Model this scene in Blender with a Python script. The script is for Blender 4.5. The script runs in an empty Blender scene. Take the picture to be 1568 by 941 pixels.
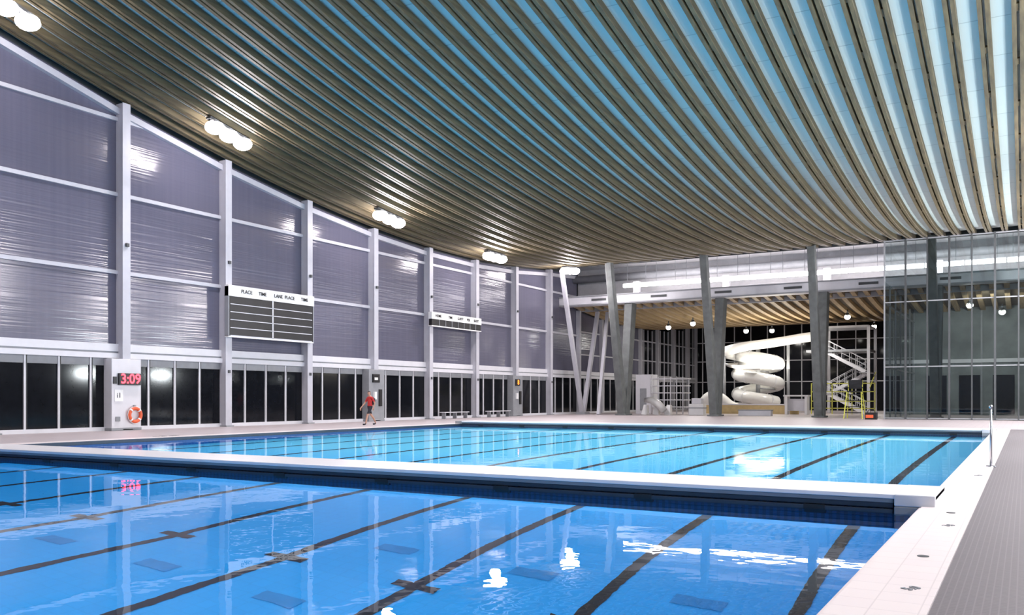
import bpy, math, random
from mathutils import Vector, Matrix
random.seed(4)
scene = bpy.context.scene
scene.view_settings.view_transform = 'Standard'
scene.view_settings.look = 'None'
scene.view_settings.exposure = 0.0

# ------------------------------------------------------------------ materials
def nmat(name):
    m = bpy.data.materials.new(name); m.use_nodes = True
    nt = m.node_tree; b = nt.nodes["Principled BSDF"]
    return m, nt, b
def mat(name, col, rough=0.5, metal=0.0, spec=0.5, noise=0.0, nscale=3.0, emis=None, estr=0.0, bump=0.0, bscale=30):
    m, nt, b = nmat(name)
    b.inputs["Base Color"].default_value = (*col, 1)
    b.inputs["Roughness"].default_value = rough
    b.inputs["Metallic"].default_value = metal
    b.inputs["Specular IOR Level"].default_value = spec
    tc = nt.nodes.new("ShaderNodeTexCoord")
    if noise > 0:
        n = nt.nodes.new("ShaderNodeTexNoise"); n.inputs["Scale"].default_value = nscale; n.inputs["Detail"].default_value = 5
        nt.links.new(tc.outputs["Object"], n.inputs["Vector"])
        r = nt.nodes.new("ShaderNodeValToRGB")
        r.color_ramp.elements[0].position = 0.3; r.color_ramp.elements[1].position = 0.7
        r.color_ramp.elements[0].color = (*[c*(1-noise) for c in col], 1)
        r.color_ramp.elements[1].color = (*[min(1, c*(1+noise)) for c in col], 1)
        nt.links.new(n.outputs["Fac"], r.inputs["Fac"]); nt.links.new(r.outputs["Color"], b.inputs["Base Color"])
    if bump > 0:
        n2 = nt.nodes.new("ShaderNodeTexNoise"); n2.inputs["Scale"].default_value = bscale
        nt.links.new(tc.outputs["Object"], n2.inputs["Vector"])
        bp = nt.nodes.new("ShaderNodeBump"); bp.inputs["Strength"].default_value = bump; bp.inputs["Distance"].default_value = 0.02
        nt.links.new(n2.outputs["Fac"], bp.inputs["Height"]); nt.links.new(bp.outputs["Normal"], b.inputs["Normal"])
    if emis:
        b.inputs["Emission Color"].default_value = (*emis, 1); b.inputs["Emission Strength"].default_value = estr
    return m
def tilemat(name, c1, c2, mortar, tw, th, msize, rough=0.35, axes='XY', spec=0.5):
    m, nt, b = nmat(name)
    tc = nt.nodes.new("ShaderNodeTexCoord"); src = tc.outputs["Object"]
    if axes != 'XY':
        s = nt.nodes.new("ShaderNodeSeparateXYZ"); c = nt.nodes.new("ShaderNodeCombineXYZ")
        nt.links.new(src, s.inputs[0])
        nt.links.new(s.outputs[axes[0]], c.inputs['X']); nt.links.new(s.outputs[axes[1]], c.inputs['Y']); src = c.outputs[0]
    br = nt.nodes.new("ShaderNodeTexBrick"); br.offset = 0
    br.inputs["Scale"].default_value = 1.0; br.inputs["Brick Width"].default_value = tw; br.inputs["Row Height"].default_value = th
    br.inputs["Mortar Size"].default_value = msize; br.inputs["Color1"].default_value = (*c1, 1); br.inputs["Color2"].default_value = (*c2, 1)
    br.inputs["Mortar"].default_value = (*mortar, 1)
    nt.links.new(src, br.inputs["Vector"]); nt.links.new(br.outputs["Color"], b.inputs["Base Color"])
    b.inputs["Roughness"].default_value = rough; b.inputs["Specular IOR Level"].default_value = spec
    return m

M = {}
M['white'] = mat('white_painted_steel', (0.50, 0.50, 0.55), 0.45, noise=0.04)
M['whiteb'] = mat('white_gloss', (0.82, 0.82, 0.82), 0.3, noise=0.03)
M['trimw'] = mat('white_trim', (0.66, 0.66, 0.70), 0.4, noise=0.03)
M['conc'] = mat('grey_concrete', (0.115, 0.125, 0.125), 0.7, noise=0.2, nscale=2, bump=0.2)
M['roomw'] = mat('glass_room_wall', (0.17, 0.19, 0.19), 0.6, noise=0.3, nscale=0.6)
M['dglass'] = mat('dark_night_glass', (0.006, 0.007, 0.010), 0.08, spec=0.22, noise=0.2)
M['black'] = mat('black_paint', (0.012, 0.012, 0.014), 0.4, noise=0.2)
M['dgrey'] = mat('dark_grey_metal', (0.06, 0.065, 0.07), 0.45, noise=0.1)
M['grey'] = mat('mid_grey', (0.27, 0.28, 0.30), 0.5, noise=0.08)
M['clere'] = mat('clerestory_grey', (0.42, 0.42, 0.44), 0.5, noise=0.06)
M['red'] = mat('red_led', (0.8, 0.02, 0.02), 0.4, emis=(1, 0.03, 0.05), estr=7)
M['orange'] = mat('orange_ring', (0.75, 0.12, 0.04), 0.5, noise=0.1)
M['orangeled'] = mat('orange_led', (0.8, 0.2, 0.02), 0.4, emis=(1, 0.25, 0.03), estr=3)
M['yellow'] = mat('yellow_rail', (0.55, 0.55, 0.10), 0.45, noise=0.05)
M['ochre'] = mat('ochre_pool_wall', (0.55, 0.42, 0.2), 0.6, noise=0.1)
M['lamp'] = mat('lamp_lens', (1, 1, 1), 0.4, emis=(1.0, 0.9, 0.92), estr=45)
M['lamp2'] = mat('small_lamp_lens', (1, 1, 1), 0.4, emis=(1.0, 0.97, 0.9), estr=14)
M['strip'] = mat('strip_light_lens', (1, 1, 1), 0.4, emis=(1.0, 0.93, 0.95), estr=16)
M['slide'] = mat('white_fiberglass', (0.66, 0.66, 0.65), 0.25, noise=0.03)
M['skin'] = mat('skin', (0.5, 0.28, 0.2), 0.55, noise=0.05)
M['shirt'] = mat('red_shirt', (0.5, 0.03, 0.03), 0.8, noise=0.15, nscale=10)
M['shorts'] = mat('black_shorts', (0.02, 0.02, 0.03), 0.8, noise=0.2, nscale=10)
M['hair'] = mat('dark_hair', (0.03, 0.02, 0.015), 0.7, noise=0.2, nscale=30)
M['line'] = mat('black_lane_tile', (0.002, 0.004, 0.014), 0.4, noise=0.2)
M['drain'] = mat('blue_drain_grate', (0.0, 0.22, 0.58), 0.4, noise=0.1)
M['rail'] = mat('stainless_steel', (0.55, 0.55, 0.58), 0.25, metal=1.0, noise=0.03)
M['cope'] = tilemat('white_coping_tile', (0.86, 0.76, 0.74), (0.84, 0.74, 0.73), (0.72, 0.63, 0.62), 0.3, 0.3, 0.005)
M['deck'] = tilemat('grey_deck_tile', (0.135, 0.118, 0.128), (0.125, 0.11, 0.12), (0.17, 0.15, 0.16), 0.05, 0.05, 0.005, rough=0.6, spec=0.3)
M['deckl'] = tilemat('pale_deck_tile', (0.50, 0.44, 0.45), (0.46, 0.41, 0.42), (0.40, 0.36, 0.38), 0.3, 0.3, 0.01, rough=0.4)
M['pfloor'] = tilemat('blue_pool_floor', (0.0, 0.345, 0.84), (0.0, 0.335, 0.82), (0.0, 0.32, 0.78), 0.25, 0.25, 0.01, rough=0.5)
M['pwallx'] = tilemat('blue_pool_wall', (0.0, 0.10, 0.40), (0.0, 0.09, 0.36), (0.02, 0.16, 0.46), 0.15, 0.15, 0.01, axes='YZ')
M['grate'] = tilemat('blue_bulkhead_grating', (0.005, 0.07, 0.26), (0.005, 0.065, 0.24), (0.001, 0.015, 0.07), 0.1, 0.09, 0.025, axes='XZ')
M['bulkf'] = mat('bulkhead_side', (0.03, 0.045, 0.07), 0.35, noise=0.15)
M['bulkt'] = mat('bulkhead_top', (0.95, 0.92, 0.93), 0.3, noise=0.02)

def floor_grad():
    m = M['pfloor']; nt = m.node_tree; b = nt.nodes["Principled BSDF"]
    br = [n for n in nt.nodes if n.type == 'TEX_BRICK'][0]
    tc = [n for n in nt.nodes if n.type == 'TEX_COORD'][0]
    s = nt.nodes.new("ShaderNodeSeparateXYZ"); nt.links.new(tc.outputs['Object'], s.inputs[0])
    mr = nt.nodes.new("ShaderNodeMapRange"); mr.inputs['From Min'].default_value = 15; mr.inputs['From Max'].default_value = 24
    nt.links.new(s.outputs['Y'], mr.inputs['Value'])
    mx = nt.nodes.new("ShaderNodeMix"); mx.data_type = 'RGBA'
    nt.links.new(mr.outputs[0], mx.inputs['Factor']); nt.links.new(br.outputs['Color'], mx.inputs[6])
    mx.inputs[7].default_value = (0.12, 0.55, 0.80, 1)  # far floor paler: brighter reflections and shallower water put into the colour
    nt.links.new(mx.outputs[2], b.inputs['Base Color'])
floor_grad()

def polycarb():
    m, nt, b = nmat('translucent_polycarbonate')
    b.inputs["Roughness"].default_value = 0.16
    b.inputs["Specular IOR Level"].default_value = 0.6
    tc = nt.nodes.new("ShaderNodeTexCoord"); mp = nt.nodes.new("ShaderNodeMapping")
    mp.inputs['Scale'].default_value = (1, 5.0, 0.08)
    nt.links.new(tc.outputs['Object'], mp.inputs[0])
    n = nt.nodes.new("ShaderNodeTexNoise"); n.inputs['Scale'].default_value = 1.0; n.inputs['Detail'].default_value = 3
    nt.links.new(mp.outputs[0], n.inputs[0])
    r = nt.nodes.new("ShaderNodeValToRGB")
    r.color_ramp.elements[0].color = (0.102, 0.10, 0.145, 1); r.color_ramp.elements[1].color = (0.135, 0.133, 0.185, 1)
    nt.links.new(n.outputs['Fac'], r.inputs[0]); nt.links.new(r.outputs[0], b.inputs['Base Color'])
    n2 = nt.nodes.new("ShaderNodeTexNoise"); n2.inputs['Scale'].default_value = 1.0; n2.inputs['Detail'].default_value = 0
    mp2 = nt.nodes.new("ShaderNodeMapping"); mp2.inputs['Scale'].default_value = (0.2, 0.25, 14.0)
    nt.links.new(tc.outputs['Object'], mp2.inputs[0]); nt.links.new(mp2.outputs[0], n2.inputs[0])
    bp = nt.nodes.new("ShaderNodeBump"); bp.inputs['Strength'].default_value = 1; bp.inputs['Distance'].default_value = 0.006
    nt.links.new(n2.outputs['Fac'], bp.inputs['Height']); nt.links.new(bp.outputs[0], b.inputs['Normal'])
    return m
M['poly'] = polycarb()

def wood(name, c1, c2):
    m, nt, b = nmat(name)
    tc = nt.nodes.new("ShaderNodeTexCoord"); mp = nt.nodes.new("ShaderNodeMapping"); mp.inputs['Scale'].default_value = (6, 0.25, 6)
    nt.links.new(tc.outputs['Object'], mp.inputs[0])
    n = nt.nodes.new("ShaderNodeTexNoise"); n.inputs['Scale'].default_value = 1.6; n.inputs['Detail'].default_value = 6
    nt.links.new(mp.outputs[0], n.inputs[0])
    r = nt.nodes.new("ShaderNodeValToRGB"); r.color_ramp.elements[0].position = 0.3; r.color_ramp.elements[1].position = 0.7
    r.color_ramp.elements[0].color = (*c1, 1); r.color_ramp.elements[1].color = (*c2, 1)
    nt.links.new(n.outputs['Fac'], r.inputs[0]); nt.links.new(r.outputs[0], b.inputs['Base Color'])
    b.inputs['Roughness'].default_value = 0.6
    return m
M['wood'] = wood('olive_glulam', (0.072, 0.056, 0.030), (0.15, 0.118, 0.06))
M['wood2'] = wood('warm_glulam', (0.34, 0.24, 0.13), (0.5, 0.37, 0.21))
M['panel'] = tilemat('blue_ceiling_panel', (0.58, 0.68, 0.68), (0.55, 0.65, 0.66), (0.36, 0.45, 0.46), 50, 2.4, 0.02, rough=0.6)
M['panel2'] = mat('brown_ceiling_panel', (0.16, 0.13, 0.09), 0.7, noise=0.1)

def water():
    m = bpy.data.materials.new('pool_water'); m.use_nodes = True; nt = m.node_tree; nt.nodes.clear()
    o = nt.nodes.new("ShaderNodeOutputMaterial")
    tc = nt.nodes.new("ShaderNodeTexCoord")
    n = nt.nodes.new("ShaderNodeTexNoise"); n.inputs['Scale'].default_value = 1.3; n.inputs['Detail'].default_value = 3
    nt.links.new(tc.outputs['Object'], n.inputs[0])
    bp = nt.nodes.new("ShaderNodeBump"); bp.inputs['Strength'].default_value = 1; bp.inputs['Distance'].default_value = 0.0030
    nt.links.new(n.outputs['Fac'], bp.inputs['Height'])
    rf = nt.nodes.new("ShaderNodeBsdfRefraction"); rf.inputs['IOR'].default_value = 1.33; rf.inputs['Roughness'].default_value = 0
    gl = nt.nodes.new("ShaderNodeBsdfGlossy"); gl.inputs['Roughness'].default_value = 0.0
    fr = nt.nodes.new("ShaderNodeFresnel"); fr.inputs['IOR'].default_value = 1.33
    mu = nt.nodes.new("ShaderNodeMath"); mu.operation = 'MULTIPLY'; mu.inputs[1].default_value = 0.68
    for x in (rf, gl, fr): nt.links.new(bp.outputs[0], x.inputs['Normal'])
    nt.links.new(fr.outputs[0], mu.inputs[0])
    mx = nt.nodes.new("ShaderNodeMixShader"); nt.links.new(mu.outputs[0], mx.inputs[0]); nt.links.new(rf.outputs[0], mx.inputs[1]); nt.links.new(gl.outputs[0], mx.inputs[2])
    nt.links.new(mx.outputs[0], o.inputs[0])
    return m
M['water'] = water()
def clearglass():
    m = bpy.data.materials.new('tinted_glass'); m.use_nodes = True; nt = m.node_tree; nt.nodes.clear()
    o = nt.nodes.new("ShaderNodeOutputMaterial"); t = nt.nodes.new("ShaderNodeBsdfTransparent"); g = nt.nodes.new("ShaderNodeBsdfGlossy")
    t.inputs[0].default_value = (0.62, 0.70, 0.70, 1); g.inputs['Roughness'].default_value = 0.02
    f = nt.nodes.new("ShaderNodeFresnel"); f.inputs[0].default_value = 1.7
    mx = nt.nodes.new("ShaderNodeMixShader"); nt.links.new(f.outputs[0], mx.inputs[0]); nt.links.new(t.outputs[0], mx.inputs[1]); nt.links.new(g.outputs[0], mx.inputs[2])
    nt.links.new(mx.outputs[0], o.inputs[0]); return m
M['cglass'] = clearglass()

# ------------------------------------------------------------------ builder
class MB:
    def __init__(s): s.v = []; s.f = []; s.m = []; s.mats = []; s.sm = []
    def mi(s, k):
        if k not in s.mats: s.mats.append(k)
        return s.mats.index(k)
    def box(s, x0, x1, y0, y1, z0, z1, k):
        i = len(s.v); q = s.mi(k)
        s.v += [(x0,y0,z0),(x1,y0,z0),(x1,y1,z0),(x0,y1,z0),(x0,y0,z1),(x1,y0,z1),(x1,y1,z1),(x0,y1,z1)]
        for f in [(0,3,2,1),(4,5,6,7),(0,1,5,4),(1,2,6,5),(2,3,7,6),(3,0,4,7)]:
            s.f.append(tuple(i+a for a in f)); s.m.append(q); s.sm.append(False)
    def face(s, pts, k):
        i = len(s.v); s.v += [tuple(p) for p in pts]; s.f.append(tuple(range(i, i+len(pts)))); s.m.append(s.mi(k)); s.sm.append(False)
    def beam(s, p0, p1, w, d, k, w1=None, d1=None, up=(1,0,0)):
        p0 = Vector(p0); p1 = Vector(p1); ax = (p1-p0).normalized(); u = Vector(up)
        if abs(ax.dot(u)) > 0.95: u = Vector((0,0,1)) if abs(ax.z) < 0.9 else Vector((0,1,0))
        u = (u - ax*u.dot(ax)).normalized(); v = ax.cross(u); w1 = w if w1 is None else w1; d1 = d if d1 is None else d1
        i = len(s.v); q = s.mi(k)
        for p, a, b in ((p0, w, d), (p1, w1, d1)):
            for su, sv in ((-1,-1),(1,-1),(1,1),(-1,1)): s.v.append(tuple(p + u*su*a/2 + v*sv*b/2))
        for f in [(0,3,2,1),(4,5,6,7),(0,1,5,4),(1,2,6,5),(2,3,7,6),(3,0,4,7)]:
            s.f.append(tuple(i+a for a in f)); s.m.append(q); s.sm.append(False)
    def tube(s, pts, r, k, seg=12, arc=(0, 360), cap=True, closed=False, upv=(0,0,1)):
        pts = [Vector(p) for p in pts]; n = len(pts); full = abs(arc[1]-arc[0]) >= 359.9
        na = seg if full else seg+1; base = len(s.v); q = s.mi(k)
        for j, p in enumerate(pts):
            if closed: t = pts[(j+1) % n]-pts[j-1]
            else: t = pts[min(j+1, n-1)]-pts[max(j-1, 0)]
            t.normalize(); up = Vector(upv)
            if abs(t.dot(up)) > 0.98: up = Vector((1,0,0))
            a = t.cross(up).normalized(); b = a.cross(t)
            rr = r[j] if isinstance(r, (list, tuple)) else r
            for i in range(na):
                an = math.radians(arc[0] + (arc[1]-arc[0])*i/seg)
                s.v.append(tuple(p + a*math.cos(an)*rr + b*math.sin(an)*rr))
        for j in range(n if closed else n-1):
            j2 = (j+1) % n
            for i in range(seg):
                i2 = (i+1) % na if full else i+1
                s.f.append((base+j*na+i, base+j*na+i2, base+j2*na+i2, base+j2*na+i)); s.m.append(q); s.sm.append(True)
        if cap and full and not closed:
            s.f.append(tuple(base+i for i in reversed(range(na)))); s.m.append(q); s.sm.append(False)
            s.f.append(tuple(base+(n-1)*na+i for i in range(na))); s.m.append(q); s.sm.append(False)
    def cyl(s, p0, p1, r, k, seg=16): s.tube([p0, p1], r, k, seg)
    def ball(s, c, r, k, seg=12, sc=(1,1,1)):
        pts = [(c[0], c[1], c[2]+r*sc[2]*math.cos(math.pi*j/8)) for j in range(9)]
        base = len(s.v); q = s.mi(k)
        for j in range(9):
            rr = max(r*math.sin(math.pi*j/8), 1e-4)
            for i in range(seg):
                a = 2*math.pi*i/seg; s.v.append((c[0]+rr*sc[0]*math.cos(a), c[1]+rr*sc[1]*math.sin(a), pts[j][2]))
        for j in range(8):
            for i in range(seg):
                s.f.append((base+j*seg+i, base+(j+1)*seg+i, base+(j+1)*seg+(i+1)%seg, base+j*seg+(i+1)%seg)); s.m.append(q); s.sm.append(True)
    def obj(s, name, parent=None, bevel=0):
        me = bpy.data.meshes.new(name); me.from_pydata(s.v, [], s.f)
        for k in s.mats: me.materials.append(M[k])
        me.polygons.foreach_set('material_index', s.m); me.polygons.foreach_set('use_smooth', s.sm); me.update()
        o = bpy.data.objects.new(name, me); scene.collection.objects.link(o)
        if parent: o.parent = parent
        if bevel:
            b = o.modifiers.new('bevel', 'BEVEL'); b.width = bevel; b.segments = 2; b.limit_method = 'ANGLE'
        return o
def empty(name):
    e = bpy.data.objects.new(name, None); scene.collection.objects.link(e); return e
def text(body, loc, size, k, parent, rot=(math.radians(90), 0, math.radians(90)), name='lettering'):
    c = bpy.data.curves.new(name, 'FONT'); c.body = body; c.size = size; c.extrude = 0.004; c.align_x = 'CENTER'; c.align_y = 'CENTER'
    c.materials.append(M[k]); c.offset = size*0.012
    o = bpy.data.objects.new(name, c); scene.collection.objects.link(o); o.location = loc; o.rotation_euler = rot
    if parent: o.parent = parent
    return o
def area(name, loc, target, power, size, col=(1,1,1), shape='DISK', sy=None, spread=180):
    l = bpy.data.lights.new(name, 'AREA'); l.energy = power; l.size = size; l.color = col; l.shape = shape; l.spread = math.radians(spread)
    if sy: l.size_y = sy
    o = bpy.data.objects.new(name, l); scene.collection.objects.link(o); o.location = loc
    d = Vector(target)-Vector(loc); o.rotation_euler = d.to_track_quat('-Z', 'Y').to_euler(); return o

# ------------------------------------------------------------------ dimensions
XL, XR = -34.0, 6.0; Y0, YE, YB = -8.0, 65.0, 102.0
PX0, PX1, PY0, PY1 = -26.3, -1.15, -6.0, 45.0
WZ = -0.10
def zr(y): return 11.17 + 0.00426*(y-51)**2
def z2(y): return 8.35 + 0.0045*(y-82)**2
def zf(y):
    if y < 10: return -5.2
    if y < 22: return -5.2 + 1.6*(y-10)/12
    return -3.6 + 1.6*min(1, (y-22)/18)
COLS = [24.67 + 5.66*k for k in range(-5, 8)]

# ------------------------------------------------------------------ floor + pool
b = MB()
b.box(XL-0.3, PX0, Y0, PY1, -0.35, 0, 'deckl')
b.box(XL-0.3, XR, PY1, YB, -0.35, 0, 'deckl')
b.box(PX1, XR, Y0, PY1, -0.35, 0, 'deck')
b.box(PX0, PX1, Y0, PY0, -0.35, 0, 'deck')
b.obj('floor')
b = MB()
b.box(PX1, PX1+0.60, PY0-0.5, PY1+0.5, 0.0, 0.015, 'cope')
b.box(PX0-0.6, PX0, PY0-0.5, PY1+0.5, 0.0, 0.015, 'cope')
b.box(PX0, PX1, PY1, PY1+0.6, 0.0, 0.015, 'cope')
b.box(PX0, PX1, PY0-0.6, PY0, 0.0, 0.015, 'cope')
b.box(PX1-0.03, PX1, PY0, PY1, -0.16, 0.0, 'cope')
b.box(PX0, PX0+0.04, PY0, PY1, -0.2, 0.0, 'bulkf')
b.box(PX0, PX1, PY1-0.04, PY1, -0.2, 0.0, 'bulkf')
b.obj('trim_pool_coping')
b = MB()
ys = [PY0, 10, 22, 40, PY1]
for a, c in zip(ys[:-1], ys[1:]):
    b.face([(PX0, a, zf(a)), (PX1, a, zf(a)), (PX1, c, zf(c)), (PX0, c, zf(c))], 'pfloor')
    b.face([(PX0, a, zf(a)), (PX0, c, zf(c)), (PX0, c, 0), (PX0, a, 0)], 'pwallx')
    b.face([(PX1, a, zf(a)), (PX1, a, 0), (PX1, c, 0), (PX1, c, zf(c))], 'pwallx')
b.face([(PX0, PY1, zf(PY1)), (PX1, PY1, zf(PY1)), (PX1, PY1, 0), (PX0, PY1, 0)], 'pwallx')
b.face([(PX0, PY0, zf(PY0)), (PX0, PY0, 0), (PX1, PY0, 0), (PX1, PY0, zf(PY0))], 'pwallx')
for k in range(10):
    x = -2.5-2.5*k; hw = .10
    for a, c in zip([-4, 10, 22, 40], [10, 22, 40, 43]):
        b.face([(x-hw, a, zf(a)+.012), (x+hw, a, zf(a)+.012), (x+hw, c, zf(c)+.012), (x-hw, c, zf(c)+.012)], 'line')
    for yc in (10.2, 16.0, 37.0):
        b.face([(x-.38, yc-.1, zf(yc-.1)+.02), (x+.38, yc-.1, zf(yc-.1)+.02), (x+.38, yc+.1, zf(yc+.1)+.02), (x-.38, yc+.1, zf(yc+.1)+.02)], 'line')
    xm = x-1.25
    for yc in (11.4, 8.8) if k < 3 else (8.8,):
        if (yc == 8.8 and k < 2): continue
        b.face([(xm-.36, yc-.16, zf(yc-.16)+.015), (xm+.36, yc-.16, zf(yc-.16)+.015), (xm+.36, yc+.16, zf(yc+.16)+.015), (xm-.36, yc+.16, zf(yc+.16)+.015)], 'drain')
b.obj('swimming_pool_basin')
b = MB(); b.face([(PX0, PY0, WZ), (PX1, PY0, WZ), (PX1, PY1, WZ), (PX0, PY1, WZ)], 'water'); b.obj('pool_water')

def bulkhead(y0, y1):
    e = empty('pool_bulkhead')
    b = MB()
    b.box(PX0-0.3, PX1+0.16, y0, y1, 0.09, 0.15, 'bulkt')
    b.box(PX0+0.03, PX1-0.35, y0+0.04, y1-0.04, 0.03, 0.09, 'grey')
    b.box(PX0+0.03, PX1-0.35, y0+0.06, y1-0.06, -0.04, 0.03, 'bulkf')
    b.box(PX0+0.05, PX1-0.1, y0+0.10, y1-0.10, -1.5, -0.04, 'grate')
    b.box(PX0+0.03, PX1-0.35, y0+0.02, y0+0.1, -0.17, -0.05, 'bulkf')
    b.obj('body', e, 0.01)
    b = MB()
    b.box(PX1-0.33, PX1+0.16, y0-0.05, y1, -0.0, 0.155, 'trimw'); b.box(PX1-0.33, PX1-0.04, y0-0.05, y1, -0.25, 0.0, 'grey')
    b.box(PX0-0.3, PX0+0.1, y0-0.03, y1+.03, 0.0, 0.155, 'grey')
    b.obj('end_block', e, 0.015)
    b = MB()
    for k in range(10):
        x = -2.5-2.5*k
        for yy0, yy1 in ((y0+0.07, y0+0.1), (y1-0.1, y1-0.07)):
            b.box(x-.14, x+.14, yy0, yy1, -0.55, -0.17, 'line'); b.box(x-.32, x+.32, yy0-.004, yy1, -0.27, -0.2, 'line')
        b.box(x-.14, x+.14, y0+0.01, y0+0.05, -.17, -0.04, 'black')
    b.obj('lane_targets', e)
bulkhead(12.55, 14.0)
bulkhead(39.8, 41.1)

b = MB()
for y in (6.0, 8.6, 12.0): b.cyl((-0.78, y, 0.014), (-0.78, y, 0.02), 0.05, 'dgrey', 16)
b.obj('deck_drain_cover')
for y, t in ((7.1, '5.0'), (10.8, '3.5'), (18, '2.0')):
    text(t, (-0.72, y, 0.018), 0.12, 'grey', None, rot=(0, 0, math.radians(60)), name='depth_marker')
text('1.3 m', (-27.0, 21.5, 0.018), 0.45, 'dgrey', None, rot=(0, 0, math.radians(90)), name='depth_marker')
b = MB(); b.cyl((-0.6, 20.5, 0.0), (-0.6, 20.5, 1.22), 0.022, 'rail'); b.cyl((-0.6, 20.5, 0.0), (-0.6, 20.5, 0.03), 0.09, 'rail'); b.ball((-0.6, 20.5, 1.23), 0.04, 'rail')
b.obj('stanchion_post')

# ------------------------------------------------------------------ left wall
def wall_left():
    b = MB()
    nodes = [Y0]+COLS+[YE+5]
    def top(y): return min(zr(y), 12.3) if y > YE else zr(y)
    for a, c in zip(nodes[:-1], nodes[1:]):
        b.face([(XL, a, 3.0), (XL, c, 3.0), (XL, c, top(c)-0.1), (XL, a, top(a)-0.1)], 'poly')
    nodes2 = [YE+5+4.8*i for i in range(8)]
    nodes2[-1] = YB
    for i, (a, c) in enumerate(zip(nodes2[:-1], nodes2[1:])):
        b.face([(XL, a, 3.0), (XL, c, 3.0), (XL, c, z2(c)), (XL, a, z2(a))], 'poly' if i < 3 else 'dglass')
    b.box(XL-0.3, XL-0.02, Y0, YB, 0, 3.0, 'dgrey')
    b.box(XL-0.4, XL-0.32, Y0, YB, -0.3, 16, 'dgrey')
    b.obj('wall_left')
    b = MB()
    for zc in (6.82, 10.18, 13.42, 17.0):
        for a, c in zip(nodes[:-1], nodes[1:]):
            if min(top(a), top(c)) < zc+0.3: 
                if max(top(a), top(c)) < zc+0.3: continue
                f = (zc+0.3-top(a))/(top(c)-top(a)); ym = a+(c-a)*f
                if top(a) > top(c): c = ym
                else: a = ym
            b.box(XL, XL+0.12, a, c, zc-0.08, zc+0.08, 'white')
    b.box(XL, XL+0.22, Y0, YB, 3.1, 3.32, 'trimw'); b.box(XL, XL+0.16, Y0, YB, 3.40, 3.72, 'trimw')
    b.box(XL, XL+0.12, Y0, YB, 3.3, 3.42, 'grey')
    for a, c in zip(nodes[:-1], nodes[1:]):
        b.beam((XL+0.12, a, top(a)-0.42), (XL+0.12, c, top(c)-0.42), 0.24, 0.26, 'white')
    for zc in (5.2, 7.2):
        b.box(XL, XL+0.12, YE+5, YB, zc-.06, zc+.06, 'white')
    for i, y in enumerate(nodes2):
        b.box(XL, XL+0.35, y-.15, y+.15, 0, z2(y)-.0, 'white')
        if i >= 3 and i < 7:
            for j in (1, 2, 3): b.box(XL, XL+0.1, y+1.2*j-.04, y+1.2*j+.04, 3, z2(y), 'white')
    b.obj('trim_wall_mullions')
    b = MB()
    b.box(XL-0.01, XL+0.03, Y0, YB, 0.12, 3.1, 'dglass')
    b.box(XL, XL+0.14, Y0, YB, 0.0, 0.16, 'trimw')
    yy = COLS[0]
    while yy < YB-1:
        b.box(XL+0.03, XL+0.10, yy-.035, yy+.035, 0.1, 3.1, 'trimw')
        b.box(XL+0.03, XL+0.08, yy+.035, yy+.10, 0.1, 3.1, 'black')
        yy += 5.66/4
    b.box(XL+0.035, XL+0.06, Y0, YE, 2.78, 3.1, 'grey')
    b.obj('window_strip')
    for y in COLS:
        b = MB(); t = zr(y)-0.05
        b.box(XL, XL+0.46, y-.15, y+.15, 0, t, 'white')
        b.box(XL+0.46, XL+0.5, y-.19, y+.19, 0, t, 'white')
        b.box(XL, XL+0.6, y-.24, y+.24, 0, 0.06, 'grey')
        b.box(XL+0.5, XL+0.56, y-.06, y+.06, 3.0-.4, 3.0-.25, 'dgrey'); b.box(XL+0.5, XL+0.6, y-.07, y+.07, 7.9, 8.05, 'dgrey')
        b.obj('wall_column')
wall_left()

def pier(y, kind):
    e = empty('service_pier'); b = MB(); xf = XL+0.58
    b.box(XL+0.04, xf, y-.78, y+0.66, 0, 3.07, 'grey' if kind else 'trimw')
    b.box(XL+0.04, xf+.02, y-.8, y+0.68, 0, 0.12, 'grey')
    b.obj('body', e, 0.02)
    b = MB()
    if kind == 0:
        b.box(xf, xf+0.12, y-.50, y+.56, 1.95, 2.45, 'black'); b.obj('clock_case', e, 0.01)
        text('3:09', (xf+0.135, y+.05, 2.2), 0.58, 'red', e)
        b = MB(); b.box(xf, xf+.03, y-.65, y-.25, 1.25, 1.75, 'whiteb'); b.obj('sign_plate', e)
        text('i1', (xf+.04, y-.45, 1.5), 0.3, 'dgrey', e)
        b = MB(); b.box(xf, xf+.05, y-.72, y-.56, 2.0, 2.3, 'black'); b.box(xf, xf+.05, y-.6, y-.4, .4, .6, 'grey'); b.obj('switch_box', e)
    else:
        b.box(xf, xf+0.1, y-.5, y+.1, 2.3, 2.8, 'black'); b.box(xf, xf+0.12, y-.4, y-.2, 1.3, 1.75, 'whiteb')
        b.box(xf, xf+0.08, y+.1, y+.35, .9, 1.9, 'black'); b.obj('equipment', e)
        if kind == 2: text('8', (xf+0.12, y-.2, 2.55), 0.5, 'orangeled', e)
        else:
            b = MB(); b.box(xf+.1, xf+.12, y-.4, y-.1, 2.45, 2.6, 'whiteb'); b.obj('label', e)
pier(24.67, 0); pier(41.65, 1); pier(58.63, 2)
e = empty('life_ring'); b = MB(); xq = XL+.60; c = Vector((xq+0.09, 24.95, 0.66))
b.tube([c+Vector((0, .28*math.cos(a), .28*math.sin(a))) for a in [2*math.pi*i/36 for i in range(36)]], 0.075, 'orange', 12, closed=True, upv=(1,0,0)); b.obj('ring', e)
b = MB()
for q in range(4):
    a0 = math.pi/4+q*math.pi/2
    b.tube([c+Vector((0, .28*math.cos(a), .28*math.sin(a))) for a in [a0-.12, a0, a0+.12]], 0.079, 'whiteb', 12, upv=(1,0,0))
b.tube([c+Vector((0, .36*math.cos(a), .36*math.sin(a))) for a in [2*math.pi*i/36 for i in range(36)]], 0.012, 'whiteb', 6, closed=True, upv=(1,0,0))
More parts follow.
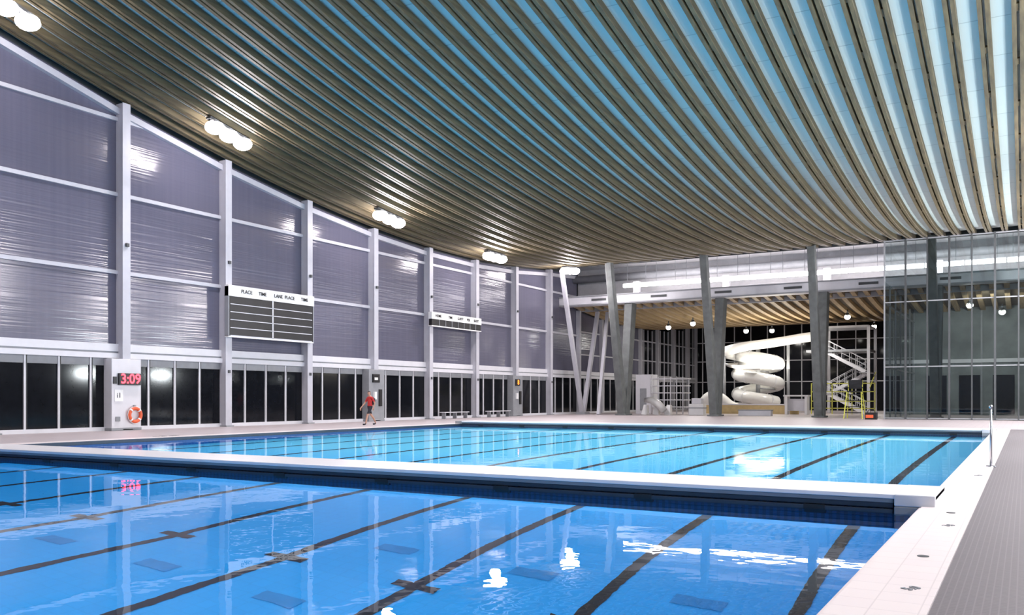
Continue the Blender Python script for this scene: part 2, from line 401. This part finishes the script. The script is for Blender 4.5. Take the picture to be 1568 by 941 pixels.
b.box(xq, xq+.1, 24.91, 24.99, .92, 1.08, 'grey')
b.obj('straps', e)

e = empty('swim_scoreboard'); b = MB(); xs = XL+0.63; ya, yb = 30.1, 35.95
b.box(xs-.1, xs+.12, ya, yb, 4.4, 6.8, 'black'); b.box(xs-.12, xs+.15, ya-.04, yb+.04, 6.33, 6.86, 'whiteb')
for z in (4.42, 4.80, 5.19, 5.57, 5.95): b.box(xs+.12, xs+.135, ya+.1, yb-.1, z-.018, z+.018, 'trimw')
b.box(xs+.12, xs+.135, 32.95, 33.03, 4.4, 6.33, 'trimw')
b.box(xs-.12, xs+.13, ya-.04, ya+.02, 4.38, 6.8, 'grey'); b.box(xs-.12, xs+.13, yb-.02, yb+.04, 4.38, 6.8, 'grey'); b.box(xs-.12, xs+.13, ya-.04, yb+.04, 4.34, 4.4, 'whiteb')
b.obj('board', e)
for t, y in (('PLACE', 31.2), ('TIME', 32.25), ('LANE', 33.35), ('PLACE', 34.15), ('TIME', 35.25)): text(t, (xs+.17, y, 6.6), 0.25, 'black', e)
e = empty('water_polo_scoreboard'); b = MB(); ya, yb = 47.0, 52.95
b.box(xs-.1, xs+.12, ya, yb, 6.1, 6.9, 'black'); b.box(xs-.12, xs+.15, ya-.05, yb+.05, 6.52, 6.97, 'whiteb'); b.box(xs-.12, xs+.15, ya-.05, yb+.05, 6.04, 6.1, 'whiteb')
for y in (ya+.1+.74*i for i in range(1, 8)): b.box(xs+.12, xs+.14, y-.02, y+.02, 6.1, 6.52, 'grey')
b.obj('board', e)
for t, y in (('HOME', 47.7), ('TIME', 49.1), ('GUEST', 50.3), ('PER', 51.3), ('SHOT', 52.3)): text(t, (xs+.17, y, 6.74), 0.24, 'black', e)

def bench(y):
    b = MB(); b.box(XL+.6, XL+1.0, y-1.5, y+1.5, .40, .45, 'trimw')
    for q in (-1.3, 0, 1.3): b.box(XL+.65, XL+.95, y+q-.04, y+q+.04, 0, .40, 'grey')
    b.obj('bench', None, 0.01)
for y in (49.6, 55.3): bench(y)

# ------------------------------------------------------------------ main ceiling
N = 48; YS = [Y0+(YE-Y0)*i/N for i in range(N+1)]
b = MB()
for a, c in zip(YS[:-1], YS[1:]):
    b.face([(XL-.3, a, zr(a)+.34), (XL-.3, c, zr(c)+.34), (XR, c, zr(c)+.34), (XR, a, zr(a)+.34)], 'panel')
b.box(XL-.3, XR, YE, YE+.15, zr(YE)-.05, zr(YE)+.6, 'dgrey')
b.obj('ceiling')
def sweep(b, x0, x1, h0, h1, fn, ys, k):
    base = len(b.v); q = b.mi(k)
    for y in ys:
        z = fn(y); b.v += [(x0, y, z+h0), (x1, y, z+h0), (x1, y, z+h1), (x0, y, z+h1)]
    for j in range(len(ys)-1):
        for i in range(4):
            b.f.append((base+4*j+i, base+4*(j+1)+i, base+4*(j+1)+(i+1)%4, base+4*j+(i+1)%4)); b.m.append(q); b.sm.append(False)
    for j in (0, len(ys)-1):
        b.f.append(tuple(base+4*j+i for i in range(4))); b.m.append(q); b.sm.append(False)
b = MB(); SP = 0.9; nr = int((XR-XL)/SP)
for i in range(nr):
    x = XL+.35+SP*i
    sweep(b, x, x+.13, 0, .28, zr, YS, 'wood'); sweep(b, x+.21, x+.34, 0, .28, zr, YS, 'wood')
    y = Y0+1+(i % 3)*1.1
    while y < YE-1:
        b.beam((x+.17, y-.2, zr(y-.2)+.10), (x+.17, y+.2, zr(y+.2)+.10), .32, .07, 'wood'); y += 3.3
b.obj('ceiling_timber_ribs')

def flood(x, y, dz):
    e = empty('floodlight_cluster'); b = MB()
    b.beam((x, y-1.15, zr(y-1.15)-.10+dz), (x, y+1.15, zr(y+1.15)-.10+dz), .3, .1, 'dgrey')
    for q in (-.8, 0, .8):
        zc = zr(y+q)+dz
        b.tube([(x, y+q, zc-.12), (x, y+q, zc-.2)], [.2, .34], 'dgrey', 20, cap=False)
        b.ball((x, y+q, zc-.38), .42, 'lamp', 18, (1, 1, .68))  # lens oversized so the three merge, lamp bloom put into its shape
    b.obj('fixture', e)
for y in (17.8, 27.8, 39.3, 50.7, 62.0):
    dz = -.5 if y < 20 else -.02
    flood(-30.7, y, dz)
    area('floodlamp', (-30.7, y, zr(y)-.95+dz), (-18, y-4, 0), 1150, 0.9, (1, .93, .95))
for y in (8, 17.2, 28.3, 39.6, 50.9, 60):
    flood(3.2, y, -.02)
    area('floodlamp', (3.2, y, zr(y)-.95), (-8, y-1, 0), 1250, 0.9, (1, .93, .95))
for y in (2, 14, 26, 38, 50, 58):  # added boxes and lights out of view, to brighten the ceiling
    b = MB(); b.box(XR-.5, XR-.02, y-1, y+1, 3.2, 3.4, 'dgrey'); b.box(XR-.45, XR-.1, y-.9, y+.9, 3.4, 3.43, 'trimw'); b.obj('added_uplight_box')
    area('ceiling_fill_light', (XR-.35, y, 3.6), (-12, y, zr(y)+1), 1150, 1.6, (.90, .97, 1.0), 'RECTANGLE', .4)

# ------------------------------------------------------------------ other walls
b = MB()
b.box(XR, XR+.3, Y0, YB, -.35, 3.2, 'dgrey'); b.box(XR, XR+.3, Y0, YB, 3.2, 26, 'grey')
b.obj('wall_right')
b = MB(); b.box(XL-.4, XR+.3, Y0-.3, Y0, -.35, 27, 'grey'); b.obj('wall_near')
b = MB()
b.box(XL-.3, XR, YB, YB+.2, -.35, 12, 'dglass')
x = XL+1
while x < XR:
    b.box(x-.05, x+.05, YB-.15, YB, 0, z2(YB), 'trimw'); x += 1.9
for z in (3.2, 5.6, 7.8): b.box(XL, XR, YB-.12, YB, z-.05, z+.05, 'trimw')
b.obj('wall_far')

# ------------------------------------------------------------------ transition structure
b = MB()
b.box(XL, XR, 66.6, 67.6, 9.05, 9.85, 'trimw')
b.box(XL, XR, 66.5, 66.6, 9.05, 9.15, 'grey'); b.box(XL, XR, 66.5, 66.6, 9.75, 9.85, 'grey')
x = XL+3
while x < XR-1:
    b.box(x, x+1.3, 66.56, 66.6, 9.38, 9.56, 'dgrey'); x += 5.2
b.obj('service_duct_beam')
b = MB()
b.box(XL, XR, 70.2, 70.4, 8.9, 12.5, 'clere'); b.box(XL-.3, XR, YE+.1, 70.4, 12.5, 12.6, 'clere')
b.box(XL, XR, 67.6, 70.2, 9.4, 9.46, 'clere')
b.obj('wall_clerestory')
b = MB()
b.cyl((XL, 69.4, 11.6), (XR, 69.4, 11.6), .32, 'grey', 16)
b.obj('ventilation_duct')
b = MB()
x = -28.5
while x < XR-2:
    b.box(x, x+2.42, 67.35, 67.6, 10.42, 10.68, 'strip'); b.box(x, x+2.42, 67.4, 67.55, 10.68, 10.76, 'trimw')
    b.box(x+.3, x+.33, 67.46, 67.49, 10.7, 12.5, 'grey'); b.box(x+1.9, x+1.93, 67.46, 67.49, 10.7, 12.5, 'grey'); x += 2.5
b.obj('linear_strip_light')
area('strip_lamp', (-11.5, 67.7, 10.85), (-11.5, 69.6, 12.5), 300, 34, (1, .95, .95), 'RECTANGLE', .2)

for x in (-27.8, -20.3, -12.7, -5.2, 2.3):
    e = empty('v_shaped_concrete_column'); b = MB()
    b.beam((x, 65.6, 0), (x, 62.9, zr(62.9)+.1), .56, .85, 'conc', .50, .55)
    b.beam((x+.02, 65.9, 0), (x+.02, 67.2, 9.15), .60, .8, 'conc', .66, 1.0)
    b.box(x-.45, x+.45, 65.1, 66.5, 0, .12, 'conc')
    b.obj('legs', e, 0.03)
    b = MB(); b.box(x-.25, x+.25, 68.4, 68.8, 9.46, 11.0, 'trimw'); b.obj('stub_post', e)
e = empty('steel_v_brace'); b = MB()
b.beam((-32, 66.9, 0), (-32, 63.1, zr(63.1)-.2), .3, .3, 'white'); b.beam((-32, 67.1, 0), (-32, 70.0, 8.8), .3, .3, 'white')
b.beam((-30.2, 66.2, 0), (-31, 69.8, 8.7), .25, .25, 'white')
b.box(-32.4, -31.6, 66.5, 67.5, 0, .2, 'grey'); b.obj('members', e)

GY = 62.3
b = MB(); gx0 = -7.95
b.face([(gx0, GY, 0), (XR, GY, 0), (XR, GY, 11.6), (gx0, GY, 11.6)], 'cglass')
b.face([(gx0, GY, 0), (gx0, 80, 0), (gx0, 80, 9.0), (gx0, GY, 9.0)], 'cglass')
b.obj('window_glass_end')
b = MB(); x = gx0; i = 0
while x < XR:
    w = .06 if i % 2 else .04
    b.box(x-w, x+w, GY-.1, GY+.12, 0, 11.65, 'dgrey' if i else 'grey'); x += 1.27; i += 1
for z in (.08, 3.4, 7.6, 11.6): b.box(gx0, XR, GY-.06, GY+.06, z-.035, z+.035, 'grey')
for y in (65, 68, 71, 74, 77, 80): b.box(gx0-.05, gx0+.05, y-.05, y+.05, 0, min(9.0, z2(y)), 'grey')
for z in (3.4, 7.6): b.box(gx0-.05, gx0+.05, GY, 80, z-.04, z+.04, 'grey')
b.obj('trim_glass_mullions')
b = MB(); b.box(gx0, XR, 80, 80.2, 0, 9, 'roomw')
for x in (-6, -3, 0, 3): b.box(x-.06, x+.06, 79.9, 80, 0, 9, 'grey')
b.box(gx0, XR, 79.85, 80, 4.2, 4.5, 'trimw')
for x in (-7, -4.6, -2.2): b.box(x, x+1.5, 79.9, 80, .1, 3.2, 'dglass')
b.obj('wall_glass_room')

YS2 = [67.6+(YB-67.6)*i/30 for i in range(31)]
b = MB()
for a, c in zip(YS2[:-1], YS2[1:]): b.face([(XL-.3, a, z2(a)+.3), (XL-.3, c, z2(c)+.3), (XR, c, z2(c)+.3), (XR, a, z2(a)+.3)], 'panel2')
for i in range(nr):
    x = XL+.35+SP*i; sweep(b, x, x+.34, 0, .28, z2, YS2, 'wood2')
b.obj('ceiling_back_hall')

for (x, y) in ((-25.5, 76), (-23.5, 86), (-21.5, 88), (-12.5, 76), (-12, 87), (-28.5, 78), (-17, 92), (-3.5, 73), (-1.5, 77)):
    b = MB(); z = z2(y)
    b.cyl((x, y, z-.25), (x, y, z+.05), .05, 'dgrey'); b.tube([(x, y, z-.2), (x, y, z-.4), (x, y, z-.5)], [.1, .2, .25], 'dgrey', 16, cap=False); b.ball((x, y, z-.53), .24, 'lamp2')
    b.obj('spotlight')
for (x, y) in ((-26, 78), (-16, 78), (-24, 92), (-12, 92)):
    area('hall_lamp', (x, y, z2(y)-.8), (x, y, 0), 480, 1.2, (1, .97, .92))
area('hall_lamp', (-2, 71, 7.8), (-2, 79, 2), 380, 1.2, (1, .97, .92))
area('hall_ceiling_fill', (-20, 80, 4.0), (-20, 80, 9), 1000, 6, (1, .93, .8))  # added fill without a fixture, brightens the back hall ceiling

# ------------------------------------------------------------------ water slide
e = empty('spiral_water_slide'); b = MB()
cx, cy = -21.3, 82.0
def cr(P, n=6):
    out = []
    Q = [P[0]]+P+[P[-1]]
    for i in range(1, len(Q)-2):
        for t in range(n):
            t /= n; p0, p1, p2, p3 = Q[i-1:i+3]
            out.append(0.5*((2*p1)+(p2-p0)*t+(2*p0-5*p1+4*p2-p3)*t*t+(3*p1-p0-3*p2+p3)*t**3))
    out.append(P[-1]); return out
top = [Vector(p) for p in [(-16.6, 82.6, 7.0), (-18.2, 82.3, 6.8), (-20, 81.0, 6.45), (-21.8, 79.8, 6.15), (-23.2, 79.9, 5.85)]]
hel = []
for i in range(0, 73):
    a = math.radians(215 + 360*2.35*i/72); hel.append(Vector((cx+1.85*math.cos(a), cy+1.85*math.sin(a), 5.3-4.3*i/72)))
b.tube(cr(top+[Vector((-23.8, 80.6, 5.6))]), .55, 'slide', 14, arc=(150, 390), cap=False)
b.tube([Vector((-23.8, 80.6, 5.55)), Vector((-23.3, 80.7, 5.42))]+hel, .55, 'slide', 16, cap=False)
for i in range(4, 72, 6):
    t = (hel[i+1]-hel[i-1]).normalized()*.03; b.tube([hel[i]-t, hel[i]+t], .6, 'trimw', 16, cap=False)
end = hel[-1]
b.tube([end, end+Vector((-1.0, 0.2, -.2)), Vector((-24.5, 80.5, .75)), Vector((-26.2, 79.5, .6))], .55, 'slide', 14, arc=(160, 380), cap=False)
b.obj('flume', e)
b = MB()
b.tube([(cx+2.4*math.cos(math.radians(a)), cy+2.4*math.sin(math.radians(a)), 5.2-.004*(a-120)) for a in range(120, 300, 10)], .7, 'slide', 12, arc=(170, 330), cap=False)
b.cyl((cx, cy, 0), (cx, cy, 6.1), .2, 'grey')
for i in range(0, 72, 9):
    h = hel[i]; b.cyl((cx, cy, h.z-.35), (h.x, h.y, h.z-.45), .06, 'grey', 8)
b.cyl((-23.9, 80.2, 0), (-23.9, 80.2, 5.2), .12, 'grey'); b.cyl((-18.6, 82.1, 0), (-18.6, 82.1, 6.3), .14, 'grey')
b.obj('supports', e)
b = MB()
P = [(-25.5, 78.5, .1), (-25.2, 78.4, 1.0), (-24.6, 78.4, 1.5), (-23.8, 78.5, 1.35), (-23.0, 78.6, .7), (-22.2, 78.6, .35)]
b.tube(cr([Vector(p) for p in P]), [.5]*31, 'slide', 14); b.obj('run_out', e)

e = empty('slide_stair_tower'); b = MB(); tx0, tx1, ty0, ty1 = -15.6, -11.6, 81, 85
for x in (tx0, tx1):
    for y in (ty0, ty1): b.box(x-.12, x+.12, y-.12, y+.12, 0, 7.6, 'trimw')
b.box(tx0-1.2, tx1, ty0, ty1, 5.4, 5.6, 'grey'); b.box(tx0, tx1, ty0, ty1, 7.5, 7.65, 'trimw')
b.obj('frame', e)
b = MB()
fl = [(0, 1.8, 0), (1.8, 3.6, 1), (3.6, 5.4, 0)]
for z0, z1, d in fl:
    xa, xb = (tx1-.3, tx0+.5) if d == 0 else (tx0+.5, tx1-.3); yc = ty0+.7 if d == 0 else ty0+2.2
    for yy in (yc-.5, yc+.5): b.beam((xa, yy, z0), (xb, yy, z1), .06, .28, 'trimw', up=(0,1,0))
    n = 10
    for i in range(n):
        t = (i+.5)/n; x = xa+(xb-xa)*t; z = z0+(z1-z0)*t; b.box(x-.15, x+.15, yc-.5, yc+.5, z-.02, z+.03, 'grey')
    for yy in (yc-.5, yc+.5):
        b.beam((xa, yy, z0+1.05), (xb, yy, z1+1.05), .05, .05, 'trimw'); b.beam((xa, yy, z0+.6), (xb, yy, z1+.6), .03, .03, 'trimw')
        for i in range(6):
            t = i/5; x = xa+(xb-xa)*t; z = z0+(z1-z0)*t; b.box(x-.02, x+.02, yy-.02, yy+.02, z, z+1.05, 'trimw')
    b.box(xb-.5, xb+.5, ty0+.1, ty0+3, z1-.08, z1, 'grey')
b.obj('stairs', e)
b = MB()
for z in (.5, 1.1, 1.9, 2.6): b.box(tx0-.3, tx1+.8, 78.8, 78.86, z-.04, z+.04, 'yellow')
for x in (tx0-.3, tx0+1.4, tx0+3.0, tx1+.8): b.box(x-.04, x+.04, 78.8, 78.86, 0, 2.64, 'yellow')
for x in (tx0-.1, tx1+.4): b.beam((x, 78.8, 2.2), (x, 82.2, 3.6), .06, .06, 'yellow')
b.obj('yellow_railing', e)

b = MB(); b.box(-25, -16.5, 76.4, 76.8, 0, .75, 'ochre'); b.box(-25.1, -16.4, 76.3, 76.9, .75, .85, 'trimw'); b.obj('leisure_pool_wall')
b = MB(); b.box(-17.4, -15.4, 75.0, 76.2, 1.5, 1.62, 'whiteb'); b.box(-17.3, -17.1, 75.1, 76.1, 0, 1.5, 'whiteb'); b.box(-15.7, -15.5, 75.1, 76.1, 0, 1.5, 'whiteb'); b.box(-17.1, -15.7, 75.5, 75.6, .3, 1.3, 'trimw'); b.obj('guard_station_desk')

e = empty('play_structure'); b = MB()
b.box(-29.3, -27.9, 72, 73.6, 0, 3.4, 'trimw'); b.box(-28.9, -28.3, 71.95, 72, 0.3, 2.2, 'grey'); b.obj('tower', e, 0.03)
b = MB()
for i in range(6):
    x = -27.6+.55*i
    for y in (71.5, 73.0): b.cyl((x, y, 0), (x, y, 3.2-.3*(i % 2)), .045, 'trimw', 8)
for z in (.6, 1.2, 1.8, 2.4, 3.0):
    for y in (71.5, 73.0): b.cyl((-27.7, y, z), (-24.7, y, z), .04, 'trimw', 8)
    b.cyl((-27.6, 71.5, z), (-27.6, 73, z), .04, 'trimw', 8); b.cyl((-24.8, 71.5, z), (-24.8, 73, z), .04, 'trimw', 8)
b.box(-27.7, -26, 71.5, 73, 1.78, 1.84, 'grey'); b.obj('climbing_frame', e)
e = empty('starting_block_stack'); b = MB()
for i in range(3):
    x = -27.2+1.0*i
    b.beam((x, 68.9, 0), (x+.1, 68.9, .8), .5, .5, 'whiteb', .3, .4)
b.tube([(-27.0, 68.4, 1.2), (-26.4, 68.3, 1.2), (-25.8, 68.3, .85), (-25.3, 68.3, .3)], [.2, .3, .32, .3], 'slide', 12); b.obj('covers', e)
b = MB(); b.box(-23.3, -22.1, 68.4, 69.2, 0, .9, 'whiteb'); b.box(-23.1, -22.3, 68.5, 69.1, .9, 1.35, 'trimw'); b.box(-23.35, -22.05, 68.35, 69.25, .55, .62, 'grey'); b.obj('equipment_cart', None, .03)
b = MB()
b.box(-19.3, -16.8, 68.4, 69.0, 0, .45, 'trimw'); b.box(-19.35, -16.75, 68.35, 69.05, .4, .48, 'grey'); b.obj('storage_bench', None, .02)

e = empty('lifeguard_chair'); b = MB(); lx, ly = -9.9, 63.0
for sx in (-.45, .45):
    b.beam((lx+sx*1.3, ly-.7, 0), (lx+sx, ly-.25, 1.8), .06, .06, 'yellow'); b.beam((lx+sx*1.3, ly+.7, 0), (lx+sx, ly+.25, 1.8), .06, .06, 'yellow')
    b.beam((lx+sx, ly+.28, 1.7), (lx+sx, ly+.35, 2.6), .05, .05, 'yellow'); b.box(lx+sx-.04, lx+sx+.04, ly-.3, ly+.3, 2.05, 2.1, 'black')
for z in (.4, .8, 1.2, 1.6): b.box(lx-.55, lx+.55, ly-.65+z*.25, ly-.58+z*.25, z-.03, z+.03, 'black')
b.box(lx-.45, lx+.45, ly-.3, ly+.3, 1.78, 1.86, 'black'); b.box(lx-.45, lx+.45, ly+.3, ly+.36, 2.0, 2.6, 'black'); b.obj('frame', e)
b = MB(); b.box(-8.9, -8.2, 60.6, 61.1, 0, .45, 'black'); b.box(-8.85, -8.4, 60.55, 60.6, .1, .3, 'orange'); b.tube([(-8.8, 60.85, .45), (-8.7, 60.85, .62), (-8.4, 60.85, .62), (-8.3, 60.85, .45)], .025, 'black', 8); b.obj('equipment_bag', None, .04)

# ------------------------------------------------------------------ person
def person(name, loc, rotz):
    V = []; E = []; R = []
    def add(p, r, par=None):
        V.append(p); R.append(r); i = len(V)-1
        if par is not None: E.append((par, i))
        return i
    pel = add((0, 0, .95), (.155, .12))
    ab = add((0, .0, 1.08), (.135, .10), pel); ch = add((0, -.01, 1.28), (.17, .12), ab); up = add((0, -.01, 1.42), (.12, .09), ch)
    nk = add((0, -.02, 1.50), (.055, .058), up); hd = add((0, -.05, 1.60), (.075, .09), nk); hd2 = add((0, -.045, 1.69), (.078, .098), hd); add((0, -.03, 1.755), (.045, .055), hd2)
    for s, fw in ((1, -1), (-1, 1)):
        hip = add((s*.10, 0, .90), (.095, .10), pel); kn = add((s*.11, fw*.20-.04, .50), (.062, .062), hip)
        ca = add((s*.11, fw*.27 if fw < 0 else .30, .36), (.055, .058), kn)
        an = add((s*.11, -.34 if fw < 0 else .44, .10), (.036, .04), ca)
        hl = add((s*.11, (-.34 if fw < 0 else .44)-.02, .045), (.04, .038), an); add((s*.125, (-.54 if fw < 0 else .27), .035), (.042, .028), hl)
        sh = add((s*.19, 0, 1.40), (.06, .06), up); el = add((s*.26, -fw*.12, 1.13), (.043, .043), sh)
        wr = add((s*.25, -fw*.20-.14, .93), (.028, .028), el); pm = add((s*.245, -fw*.22-.18, .86), (.034, .018), wr)
        y0 = -fw*.22-.18
        for j, (dy, L) in enumerate(((-.032, .075), (-.011, .085), (.011, .08), (.03, .062))):
            a = add((s*.245, y0-.01+dy, .815), (.009, .009), pm); c2 = add((s*.238, y0-.015+dy, .815-L*.5), (.0085, .0085), a); add((s*.222, y0-.015+dy, .815-L), (.008, .008), c2)
        t = add((s*.24, y0-.045, .865), (.010, .010), pm); add((s*.225, y0-.07, .825), (.009, .009), t)
    me = bpy.data.meshes.new('tmp'); me.from_pydata(V, E, []); o = bpy.data.objects.new('tmp', me); scene.collection.objects.link(o)
    o.modifiers.new('s', 'SKIN'); sk = me.skin_vertices[0].data
    for i, r in enumerate(R): sk[i].radius = r
    sk[0].use_root = True
    ss = o.modifiers.new('ss', 'SUBSURF'); ss.levels = 2; ss.render_levels = 2
    dg = bpy.context.evaluated_depsgraph_get(); m2 = bpy.data.meshes.new_from_object(o.evaluated_get(dg)); bpy.data.objects.remove(o)
    m2.materials.clear()
    for k in ('skin', 'shirt', 'shorts', 'hair'): m2.materials.append(M[k])
    for p in m2.polygons:
        c = p.center; p.use_smooth = True; q = 0
        if c.z > 1.70 or (c.z > 1.56 and c.y > -.02): q = 3
        elif c.z < 1.47 and c.z > .98 and abs(c.x) < .21: q = 1
        elif c.z >= 1.2 and c.z < 1.47: q = 1
        elif c.z > .58 and c.z <= .98 and abs(c.x) < .2: q = 2
        elif c.z < .08: q = 2
        p.material_index = q
    e = empty(name); body = bpy.data.objects.new('body', m2); scene.collection.objects.link(body); body.parent = e
    b = MB()
    b.ball((0, -.14, 1.625), .017, 'skin', 8, (1, 1.2, 1.4))
    for s in (1, -1): b.ball((s*.032, -.128, 1.655), .011, 'black', 8); b.ball((s*.078, -.04, 1.63), .02, 'skin', 8, (.5, 1, 1.6))
    b.tube([(-.025, -.13, 1.585), (0, -.137, 1.582), (.025, -.13, 1.585)], .005, 'shirt', 6); b.obj('face', e)
    b = MB()
    b.tube([(0, .14, 1.05), (0, .17, 1.1), (0, .17, 1.35), (0, .13, 1.42)], [.08, .14, .14, .08], 'shorts', 12); b.obj('hip_pack', e)
    e.location = loc; e.rotation_euler = (0, 0, rotz); return e
person('lifeguard', (-29.3, 35.9, 0.0), math.radians(-15))

area('underwater_fill_light', (-13.7, 3.2, -0.3), (-13.7, 3.2, -5), 1200, 24.5, (.9, .97, 1), 'RECTANGLE', 18)  # unseen fill below the surface, standing in for ceiling light through the water
area('underwater_fill_light', (-13.7, 27, -0.3), (-13.7, 27, -5), 3100, 24.5, (.9, .97, 1), 'RECTANGLE', 25)  # same added fill for the far section

w = bpy.data.worlds.new('night'); scene.world = w; w.use_nodes = True
w.node_tree.nodes['Background'].inputs[0].default_value = (0.01, 0.014, 0.03, 1)

cam = bpy.data.cameras.new('camera'); co = bpy.data.objects.new('camera', cam); scene.collection.objects.link(co)
co.location = (0, 0, 1.42); co.rotation_euler = (math.radians(90), 0, math.radians(30.1))
cam.sensor_width = 36; cam.lens = 36*1355/1568; cam.shift_y = 0.0877; cam.clip_end = 300
scene.camera = co
